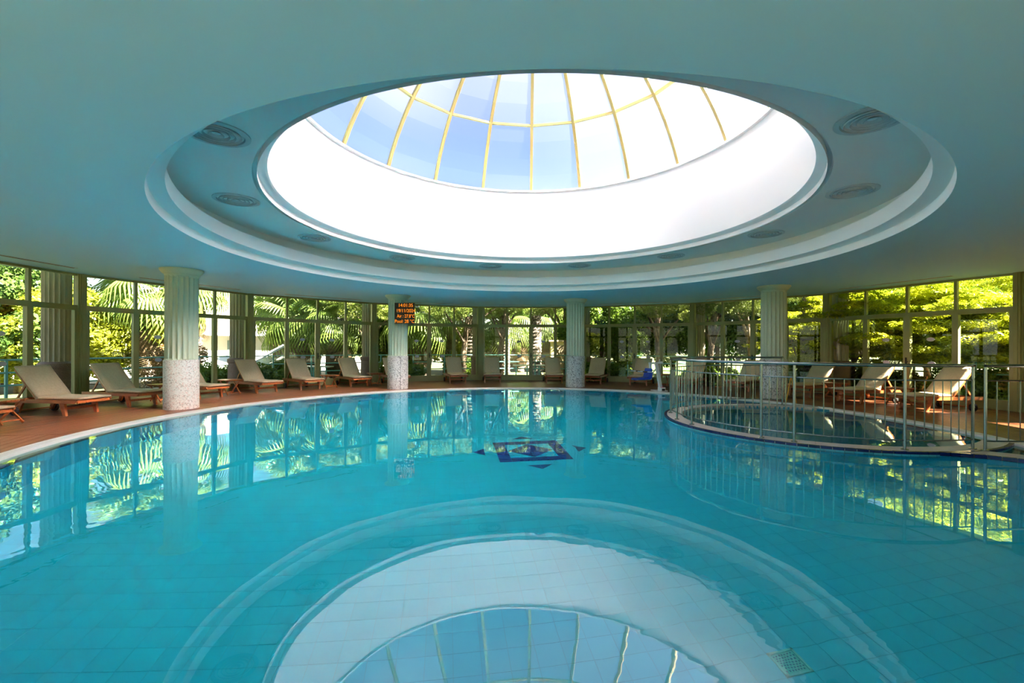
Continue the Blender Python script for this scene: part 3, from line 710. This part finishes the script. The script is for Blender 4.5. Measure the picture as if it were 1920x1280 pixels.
for s in (-1, 1):
    ar = MB().tube([(-.3, s * .24, .68), (-.72, s * .24, .7)], .013, 8).build('armrest', PAINTW, lf)
    MB().tube([(-.52, s * .24, .69), (-.68, s * .24, .698)], .02, 8).build('grip', RUBBER, ar)
    MB().tube([(-.72, s * .24, .7), (-.86, s * .24, .705)], .016, 8).build('grip_end', PAINTW, ar)

# wet floor A-frame sign
wf = empty('floor_sign', (6.98, 11.38, 0), R(-31), 'yellow folding floor sign seen edge-on at the column foot', 'sign')
MB().bar((-.1, 0, 0), (0, 0, .62), .28, .018).build('board', YEL, wf); MB().bar((.12, 0, 0.0), (0.01, 0, .62), .28, .018).build('board', YEL, wf)
MB().tube([(0, -.1, .62), (0, .1, .62)], .014, 8).build('hinge_grip', YEL, wf)

# ------------------------------------------------------------------ LED sign on the second column
ORG, t_, out_n = shader_mat('amber_led'); em = t_.nodes.new('ShaderNodeEmission'); em.inputs[0].default_value = (1, .27, .015, 1); em.inputs[1].default_value = .2; t_.links.new(em.outputs[0], out_n.inputs[0])
px, py, _ = pol(A0 + BAY, RC)
sg = empty('digital_sign', (px + .3, py - .345, 0), R(4), 'black digital sign with amber clock and temperature text on the column', 'sign')
SX0, SX1, SZ0, SZ1 = -.31, .31, 2.07, 2.73
MB().box(SX0, SX1, -.03, .03, SZ0, SZ1).build('case', M_('sign_black', (.008, .008, .007), .35), sg)
MB().box(-.26, -.14, .03, .06, 2.2, 2.6).build('bracket', RUBBER, sg)
for txt, cx_, z, s_ in (('14:01:35', .03, 2.605, .43), ('19/11/2024', .035, 2.435, .57), ('Air : 27.8\u00b0C', .04, 2.265, .55), ('Pool: 28 \u00b0C', 0, 2.1, .6)):
    cu = bpy.data.curves.new('text', 'FONT'); cu.body = txt; cu.size = .15; cu.align_x = 'CENTER'; cu.extrude = .002; cu.offset = .0005
    cu.resolution_u = 3
    tmp = bpy.data.objects.new('tmp', cu); COL.objects.link(tmp); bpy.context.view_layer.update()
    me = bpy.data.meshes.new_from_object(tmp); k = s_ / max(tmp.dimensions.x, .01); bpy.data.objects.remove(tmp)
    me.materials.clear(); me.materials.append(ORG)
    o = link('text_line', me, sg, (cx_, -.033, z), (pi / 2, 0, 0)); o.scale = (k, 1, 1)

# ------------------------------------------------------------------ vegetation
def leaves_mesh(name, mat, blobs, n_, size, aspect=.5, up=.3, thin=0):
    """blobs: list of (centre, radius vector). Leaves are small folded quads spread through the shells of the blobs."""
    w = np.array([r[0] * r[1] + r[1] * r[2] + r[0] * r[2] for c, r in blobs]); w = w / w.sum()
    ids = rng.choice(len(blobs), n_, p=w)
    C = np.array([b[0] for b in blobs])[ids]; RR_ = np.array([b[1] for b in blobs])[ids]
    d = rng.normal(size=(n_, 3)); d /= np.linalg.norm(d, axis=1)[:, None]
    rad = rng.uniform(.55, 1.0, n_)[:, None] ** .6
    P = C + d * RR_ * rad
    nrm = d * (1 - up) + np.array([0, 0, 1]) * up + rng.normal(size=(n_, 3)) * .5; nrm /= np.linalg.norm(nrm, axis=1)[:, None]
    a = np.cross(nrm, rng.normal(size=(n_, 3))); a /= np.linalg.norm(a, axis=1)[:, None]; b = np.cross(nrm, a)
    s = (size * rng.uniform(.6, 1.3, n_))[:, None]
    v = np.empty((n_, 4, 3)); v[:, 0] = P - a * s; v[:, 1] = P + b * s * aspect + nrm * s * .15; v[:, 2] = P + a * s; v[:, 3] = P - b * s * aspect + nrm * s * .15
    me = bpy.data.meshes.new(name); me.vertices.add(n_ * 4); me.vertices.foreach_set('co', v.reshape(-1))
    me.loops.add(n_ * 4); me.loops.foreach_set('vertex_index', np.arange(n_ * 4, dtype=np.int32)); me.polygons.add(n_)
    me.polygons.foreach_set('loop_start', np.arange(0, n_ * 4, 4, dtype=np.int32)); me.materials.append(mat); me.update(); me.validate(); return me
def blobset(r, zc, n_, br, flat=.8):
    out = []
    for i in range(n_):
        d = rng.normal(size=3); d /= np.linalg.norm(d); rr = rng.uniform(.45, 1)
        s = br * rng.uniform(.6, 1.25)
        out.append(((d[0] * r[0] * rr, d[1] * r[1] * rr, zc + d[2] * r[2] * rr), (s, s, s * flat)))
    return out
def trunk_mesh(name, mat, pts, r0, r1, branches, k=8):
    b = MB(); n_ = len(pts); b.tube(pts, [r0 + (r1 - r0) * i / (n_ - 1) for i in range(n_)], k)
    for p, q, r in branches:
        p = Vector(p); q = Vector(q); m = (p + q) / 2 + Vector((random.uniform(-.15, .15), random.uniform(-.15, .15), random.uniform(0, .25)))
        b.tube([p, m, q], [r, r * .7, r * .3], 5)
    return b.mesh(name, mat, 'all')
def kind(name, leafmat, R_, zc, nb, br, nl, size, aspect=.5, up=.3, flat=.8, tr=.12, height=None, bark=BARK, lean=0):
    bs = blobset(R_, zc, nb, br, flat); fm = leaves_mesh(name + '_foliage', leafmat, bs, nl, size, aspect, up)
    H = zc + R_[2] * .3; pts = [(0, 0, -.3), (lean * .1, .03, H * .3), (lean * .4, -.05, H * .6), (lean, 0, H)]
    br_ = []
    for c, r in random.sample(bs, min(12, len(bs))):
        z0 = random.uniform(.35, .8) * H; br_.append(((lean * (z0 / H) ** 1.5, 0, z0), c, tr * .42))
    return fm, trunk_mesh(name + '_trunk', bark, pts, tr, tr * .5, br_)
K = {
    'bright': kind('bright', L_BRIGHT, (1.9, 1.9, 1.55), 2.0, 60, .5, 34000, .062, .55),
    'dark': kind('dark', L_DARK, (2.3, 2.3, 2.2), 3.0, 60, .65, 30000, .08, .5),
    'mid': kind('mid', L_MID, (2.0, 2.0, 1.9), 2.5, 60, .55, 34000, .07, .55),
    'pine': kind('pine', L_PINE, (2.9, 2.9, 1.3), 4.3, 70, .55, 42000, .085, .12, .6, .55, .17, lean=.5),
    'acacia': kind('acacia', L_ACACIA, (2.4, 2.4, 1.6), 2.6, 90, .6, 40000, .075, .22, .75, .22, .11),
    'shrub': kind('shrub', L_MID, (1.1, 1.1, .6), .55, 24, .32, 12000, .045, .55, tr=.03),
    'flower': kind('flower', L_FLOWER, (.9, .9, .8), .9, 24, .3, 9000, .04, .6, tr=.03),
}
def tree(kd, x, y, s=1, label='', name='garden_tree', cat='tree', group='garden trees outside the glass', z=-.28, sz=None):
    e = empty(name, (x, y, z), random.uniform(0, 6.28), label, cat, group); e.scale = (s, s, sz or (s * .84 if kd == 'bright' else s))
    tag(link('foliage', K[kd][0], e), None, None, None, 'stuff'); link('trunk', K[kd][1], e); return e
# fan palms
def frond_mesh(name, mat, droop=.35, span=125):
    b = MB(); b.tube([(0, 0, 0), (.35, 0, .06), (.75, 0, .0)], [.018, .014, .01], 4)
    nseg = 30
    for i in range(nseg):
        a = R(-span + 2 * span * (i + .5) / nseg); L = .78 * (1 - .18 * abs(a) / R(span)); w = 2 * span / nseg
        aw = R(w / 2 * .98)
        hub = Vector((.75, 0, 0)); fold = .02
        def pt(r, aa, dz): return hub + Vector((cos(aa) * r, sin(aa) * r, dz))
        z1 = -droop * .12; z2 = -droop * .42; z3 = -droop * 1.05
        l0 = pt(.02, a, 0); a1 = pt(L * .5, a - aw, z1); c1 = pt(L * .5, a, z1 + fold); b1 = pt(L * .5, a + aw, z1)
        a2 = pt(L * .78, a - aw * .55, z2); c2 = pt(L * .78, a, z2 + fold * .6); b2 = pt(L * .78, a + aw * .55, z2); tip = pt(L * .95, a + random.uniform(-.03, .03), z3)
        b.add([l0, a1, c1, b1, a2, c2, b2, tip], [(0, 1, 2), (0, 2, 3), (1, 4, 5, 2), (2, 5, 6, 3), (4, 7, 5), (5, 7, 6)])
    return b.mesh(name, mat)
FR = [frond_mesh('frond_a', L_PALM, .3), frond_mesh('frond_b', L_PALM, .75)]; FD = frond_mesh('dead_frond', L_DEAD, .9, 80)
def palm_trunk(h, r, mat):
    b = MB(); prof = []; nz_ = int(h / .09)
    for i in range(nz_ + 1): prof.append((r * (1.12 - .2 * i / nz_) + (.025 if i % 2 else -.012), h * i / nz_))
    k = 14; vs_ = []
    for (rr, z) in prof: vs_ += [((rr + random.uniform(-.02, .02)) * cos(2 * pi * j / k), (rr + random.uniform(-.02, .02)) * sin(2 * pi * j / k), z) for j in range(k)]
    b.add(vs_, [(j * k + i, j * k + (i + 1) % k, (j + 1) * k + (i + 1) % k, (j + 1) * k + i) for j in range(nz_) for i in range(k)]); return b.mesh('palm_trunk', mat)
def palm(x, y, h, s, label, r=.25, nf=26, nd=16, z=-.28):
    q = 1.2 if -6 < x < 2 and y < 24 else (1.12 if x < -6 and y < 20 else 1)
    x *= q; y *= q; h = 1.63 + (h - 1.63) * q; s *= q * .86; r *= q
    e = empty('fan_palm', (x, y, z), random.uniform(0, 6), label, 'palm tree', 'fan palms outside the glass')
    link('trunk', palm_trunk(h, r, BARKP), e)
    for i in range(nf):
        az = i * 2.4 + random.uniform(-.2, .2); el = R(-42 + 118 * (i / nf) ** .9)
        o = link('frond', FR[0] if el > .3 else FR[1], e); o.scale = [s * random.uniform(.85, 1.1)] * 3
        o.rotation_euler = (random.uniform(-.3, .3), -el, az); o.location = (0, 0, h - .05 + .15 * (i / nf))
    for i in range(nd):
        az = i * 2.4 + random.uniform(-.3, .3); el = R(random.uniform(-88, -66)); zz = h - random.uniform(.05, .3) - (i / nd) * min(1.3, h * .4)
        o = link('dead_frond', FD, e); o.scale = [s * random.uniform(.6, .85)] * 3; o.rotation_euler = (0, -el, az); o.location = (r * .8 * cos(az), r * .8 * sin(az), zz)
    return e
V = lambda px_, Y: (px_ - 961) / 851 * Y      # lateral distance of a bearing at depth Y
GT = 'garden trees outside the glass'
TR = [('bright', 118, 16.8, 1.3, 'bright yellow-green leafy tree outside, behind the nearest left lounger'), ('bright', 205, 17.6, 1.25, 'bright yellow-green leafy tree outside, left of the dark palm'),
      ('bright', 35, 15.5, 1.2, 'yellow-green leafy tree outside at the left edge'), ('bright', 270, 19.5, .9, 'yellow-green leafy tree behind the dark palm on the left'), ('dark', -60, 14.5, 1.05, 'dark tree outside beyond the left edge'),
      ('dark', 10, 18.5, 1.2, 'tall dark tree standing behind the bright tree at the left edge'),
      ('mid', 590, 24.5, .8, 'small green tree right of the pale building'), ('pine', 690, 20.5, .95, 'pine outside just left of the sign column'), ('mid', 700, 24.5, 1.1, 'green leafy tree behind the pine left of the sign column'),
      ('dark', 615, 27.0, 1.1, 'dark tree far behind the left palms'), ('bright', 760, 26.0, 1.15, 'light tree far behind the sign column'),
      ('pine', 868, 22.0, 1.0, 'pine with speckled trunk left of the middle post'), ('pine', 938, 25.0, 1.1, 'tall pine behind the middle loungers'), ('pine', 1062, 22.5, 1.05, 'pine whose trunk stands just left of the far column'),
      ('bright', 842, 30.0, 1.2, 'light green tree in the far distance left of centre'), ('mid', 1010, 33.0, 1.3, 'green tree in the far distance at the centre'),
      ('mid', 1128, 20.8, .95, 'dense green tree outside right of the far column'), ('mid', 1182, 24.0, 1.1, 'green leafy tree behind the pool lift, farther back'), ('pine', 1238, 21.2, 1.0, 'pine outside above the pool lift'),
      ('mid', 1262, 26.0, 1.2, 'broad green tree far behind the left end of the railing'), ('dark', 1160, 30.0, 1.3, 'dark tree far behind the green trees right of centre'),
      ('pine', 1330, 18.6, .9, 'dark pine behind the left part of the railing'), ('dark', 1345, 24.0, 1.2, 'dark tree filling the windows left of the railing column'), ('pine', 1410, 20.5, 1.0, 'pine with crooked trunk left of the railing column'),
      ('dark', 1475, 22.5, 1.15, 'dark tree behind the railing column'), ('acacia', 1500, 17.0, .75, 'feathery green tree right of the railing column'), ('dark', 1570, 21.0, 1.15, 'dark tree behind the feathery branches'),
      ('acacia', 1600, 14.9, .88, 'feathery yellow-green tree outside behind the middle right lounger'), ('acacia', 1700, 13.6, .95, 'feathery yellow-green tree outside between the two right loungers'),
      ('acacia', 1800, 12.8, .95, 'feathery yellow-green tree outside above the nearest right lounger'), ('acacia', 1905, 12.4, 1.0, 'feathery yellow-green tree outside at the right edge'),
      ('dark', 1740, 19.5, 1.2, 'dark tree behind the yellow-green trees at the right'), ('acacia', 2050, 12.0, 1.0, 'feathery tree outside beyond the right edge'), ('dark', 1880, 17.5, 1.1, 'dark tree behind the tree at the right edge')]
for kd, px_, Y, s, lab in TR: tree(kd, V(px_, Y), Y, s, lab)
for kd, a_, r_, s in (('mid', 86, 14.6, 1.0), ('dark', 95, 13.9, .95), ('dark', 93, 15.2, 1.0), ('dark', 101, 14.4, 1.0), ('mid', 109, 14.8, 1.15), ('dark', 117, 14.4, 1.05), ('mid', 126, 14.8, 1.15), ('dark', 135, 14.6, 1.1), ('dark', 145, 15.2, 1.1), ('dark', 165, 19, 1.2), ('mid', 200, 19, 1.1), ('bright', 236, 17, 1.1)):  # unseen trees; those on the right are added to keep sun off the deck
    p = pol(a_, r_); tree(kd, p[0], p[1], s, 'leafy tree out of frame beyond the glass to the right or behind, right ones added to block sun', group='unseen trees beyond the glass, most added to block sun')
SH = [('shrub', 400, 15.5, 'clipped green shrub under the stairs outside'), ('shrub', 520, 17.8, 'low green shrub by the left palms'), ('flower', 330, 16.2, 'pink flowering shrub beside the dark palm'), ('shrub', 750, 19.3, 'low shrub outside behind the sign column'),
      ('shrub', 880, 22.8, 'low shrub under the far left pine'), ('shrub', 1120, 18.6, 'leafy shrub outside right of the far column'), ('shrub', 1150, 22.2, 'low shrub at the lawn edge'), ('shrub', 1330, 17.0, 'dark shrub outside behind the railing'),
      ('shrub', 1490, 15.9, 'green shrub outside right of the railing column'), ('shrub', 1640, 14.6, 'shrub outside behind the middle right lounger'), ('shrub', 1760, 13.2, 'shrub outside behind the nearest right lounger'), ('shrub', 1880, 12.6, 'shrub outside at the right edge')]
for kd, px_, Y, lab in SH: tree(kd, V(px_, Y), Y, 1, lab, 'garden_shrub', 'shrub', 'garden shrubs outside the glass')
palm(V(292, 15.6), 15.6, 3.6, 1.55, 'tall dark fan palm outside left of the mosaic column', .34, 30, 22)
palm(V(366, 17.0), 17.0, 4.0, 1.1, 'fan palm outside right of the mosaic column', .22)
palm(V(568, 19.2), 19.2, 2.9, 1.6, 'fan palm with thick shaggy trunk and large hanging fronds', .48, 30, 26)
palm(V(522, 23), 23, 3.6, 1.35, 'fan palm with broad bright fronds right of the pale building', .25)
palm(V(636, 18.6), 18.6, 2.8, 1.35, 'fan palm with brown skirt left of the sign column', .3, 28, 20)
palm(V(786, 18.9), 18.9, 3.0, 1.5, 'fan palm with drooping dark fronds right of the sign column', .3, 26, 24)
palm(V(838, 25), 25, 4.0, 1.3, 'slender fan palm far left of the middle loungers', .2)
palm(V(884, 20.0), 20.0, 4.6, 1.0, 'tall palm with pale speckled trunk left of the middle post', .22, 20, 4)
palm(V(925, 29), 29, 3.0, 1.6, 'low fan palm far behind the middle lounger', .3)
palm(V(948, 23.5), 23.5, 5.0, 1.0, 'slim palm with pale speckled trunk behind the middle lounger', .2, 20, 3)
palm(V(975, 30), 30, 3.2, 1.6, 'low fan palm in front of the tan wall', .25)
palm(V(1004, 21.5), 21.5, 5.2, 1.1, 'tall palm with speckled trunk at the middle doors', .26, 20, 4)
palm(V(1024, 31), 31, 3.6, 1.7, 'fan palm with yellow fronds before the tan wall', .3)
palm(V(1527, 16.2), 16.2, 5.2, 1.2, 'thick brown palm trunk outside right of the railing column', .36, 22, 10)
# lawn
b = MB(); b.prism([(4.2, 26), (16, 22), (24, 34), (6, 44)], -.29, -.26); tag(b.build('lawn', GRASS), 'bright green lawn beyond the pool lift', 'lawn', None, 'stuff')
b = MB(); b.prism([(-22, 18), (-9, 22), (-8, 60), (-60, 60), (-60, 18)], -.29, -.265); tag(b.build('paved_yard', PAVE), 'pale paved yard outside on the left', 'paving', None, 'structure')

# terrace railing in teal
tr_ = empty('terrace_railing', (CX, CY, 0), 0, 'teal painted steel railing along the terrace outside the glass', 'railing')
for z in (.98, .66, .34): MB().tube([((13.4) * sin(t), 13.4 * cos(t), z) for t in np.linspace(R(-82), R(88), 60)], .022, 6).build('rail', RAILT, tr_, smooth='all')
pme = MB().box(-.025, .025, -.025, .025, -.02, 1.0).mesh('post', RAILT)
for k in range(29): a = R(-82 + 170 * k / 28); link('post', pme, tr_, (13.4 * sin(a), 13.4 * cos(a), 0), (0, 0, -a))

# pale building, stairs, parasols on the left
bd = empty('pavilion', (-21, 33, -.28), R(24), 'pale pavilion with a cream ribbed metal roof outside on the left', 'building')
MB().box(-7, 7, -4, 4, 0, 2.6).build('wall', BWALL, bd); 
b = MB()
for k in range(70):
    x = -7.8 + 15.6 * k / 70
    b.add([(x, -4.7, 2.45), (x + .17, -4.7, 2.45), (x + .17, 0, 5.2), (x, 0, 5.2), (x, -4.7, 2.5), (x + .17, -4.7, 2.5), (x + .17, 0, 5.25), (x, 0, 5.25)], [(0, 1, 2, 3)[::-1], (4, 5, 6, 7), (0, 1, 5, 4), (1, 2, 6, 5), (3, 0, 4, 7)])
b.add([(-7.8, -4.7, 2.46), (7.8, -4.7, 2.46), (7.8, 0, 5.2), (-7.8, 0, 5.2), (7.8, 4.7, 2.46), (-7.8, 4.7, 2.46)], [(0, 1, 2, 3), (3, 2, 4, 5)])
b.build('roof', BROOF, bd); MB().box(-7.8, 7.8, -4.78, -4.68, 2.3, 2.5).build('gutter', PAINTW, bd)
for k in range(4):
    w_ = MB().box(-5.6 + 3.2 * k, -4.2 + 3.2 * k, -4.04, -3.98, .9, 2.0).build('window', M_('window_dark', (.12, .17, .16), .2), bd); MB().box(-5.68 + 3.2 * k, -4.12 + 3.2 * k, -4.07, -4.0, .82, .9).build('window_sill', PAINTW, w_)
for (px_, Y, s, lab) in ((425, 23, 1.5, 'white canopy outside, left of the stairs'), (505, 22, 1.4, 'white canopy outside in front of the pavilion'), (380, 21, 1.2, 'white canopy outside just right of the mosaic column')):
    e = empty('garden_canopy', (V(px_, Y), Y, -.28), R(20), lab, 'canopy', 'white canopies outside')
    b = MB(); b.add([(-s, -s, 0.7), (s, -s, .7), (s, s, .7), (-s, s, .7), (0, 0, 1.15), (-s, -s, .5), (s, -s, .5), (s, s, .5), (-s, s, .5)], [(0, 1, 4), (1, 2, 4), (2, 3, 4), (3, 0, 4), (5, 6, 1, 0), (6, 7, 2, 1), (7, 8, 3, 2), (8, 5, 0, 3)]); b.build('canopy_cloth', PAINTW, e)
    for x in (-s * .95, s * .95):
        for y in (-s * .95, s * .95): MB().box(x - .03, x + .03, y - .03, y + .03, 0, .72).build('pole', PAINTW, e)
st = empty('garden_stairs', (V(500, 18.6), 18.6, -.28), R(35), 'white stringer stairs outside with steps down to the yard', 'stairs')
for y in (-.5, .5):
    MB().bar((-1.3, y, -.1), (.7, y, 1.15), .06, .16).build('stringer', BWALL, st)
    MB().bar((-1.3, y, .5), (.7, y, 1.7), .04, .05).build('stair_rail', PAINTW, st)
for k in range(6): MB().box(-1.2 + .32 * k, -.95 + .32 * k, -.48, .48, .02 + .2 * k, .06 + .2 * k).build('step', PAVE, st)
# tan wall, hut, table at the far centre
gw = empty('garden_wall', (1.6, 36, -.3), R(-3), 'sunlit tan stone wall far behind the middle windows', 'wall')
for r0 in range(6):
    for k in range(10): MB().box(-5 + k + (r0 % 2) * .5 + .01, -4.02 + k + (r0 % 2) * .5, -.15 - random.uniform(0, .03), .15, r0 * .4 + .01, r0 * .4 + .39).build('stone', rnd_tint(TANW, .1) if (r0, k) == (0, 0) else TANW, gw)
hut = empty('garden_hut', (V(1052, 30), 30, -.28), 0, 'small cream hut with a dark cross-braced door at the far centre', 'hut')
MB().box(-.7, .7, -.5, .5, 0, 2.0).build('wall', M_('hut_cream', (.7, .6, .33), .8), hut); MB().box(-.85, .85, -.65, .6, 2.0, 2.1).build('roof', TANW, hut)
dd = MB().box(-.35, .35, -.54, -.5, .05, 1.75).build('door', M_('hut_door', (.16, .12, .07), .8), hut); MB().bar((-.33, -.56, 1.7), (.33, -.56, .1), .03, .06).build('brace', TANW, dd)
for (px_, Y, lab) in ((1000, 22.4, 'long teal garden table outside behind the middle lounger'), (1100, 23, 'teal garden table outside behind the far column'), (582, 20.2, 'white garden table outside behind the palm doors')):
    e = empty('garden_table', (V(px_, Y), Y, -.28), 0, lab, 'table', 'garden tables outside')
    MB().box(-1.0, 1.0, -.4, .4, .72, .76).build('table_top', PAINTW, e)
    for x in (-.85, -.3, .3, .85):
        for y in (-.35, .35): MB().box(x - .025, x + .025, y - .025, y + .025, 0, .72).build('leg', RAILT, e)
# low garden wall at the far right
b = MB(); b = empty('planter_wall', pol(76, 16.5, -.28), R(-76), 'low dark planter wall with pale cap outside on the right', 'wall')
MB().box(-3.5, 3.5, -.15, .15, 0, .85).build('wall_body', M_('dark_fence', (.06, .1, .08), .8), b); MB().box(-3.6, 3.6, -.22, .22, .85, .95).build('cap', TANW, b)
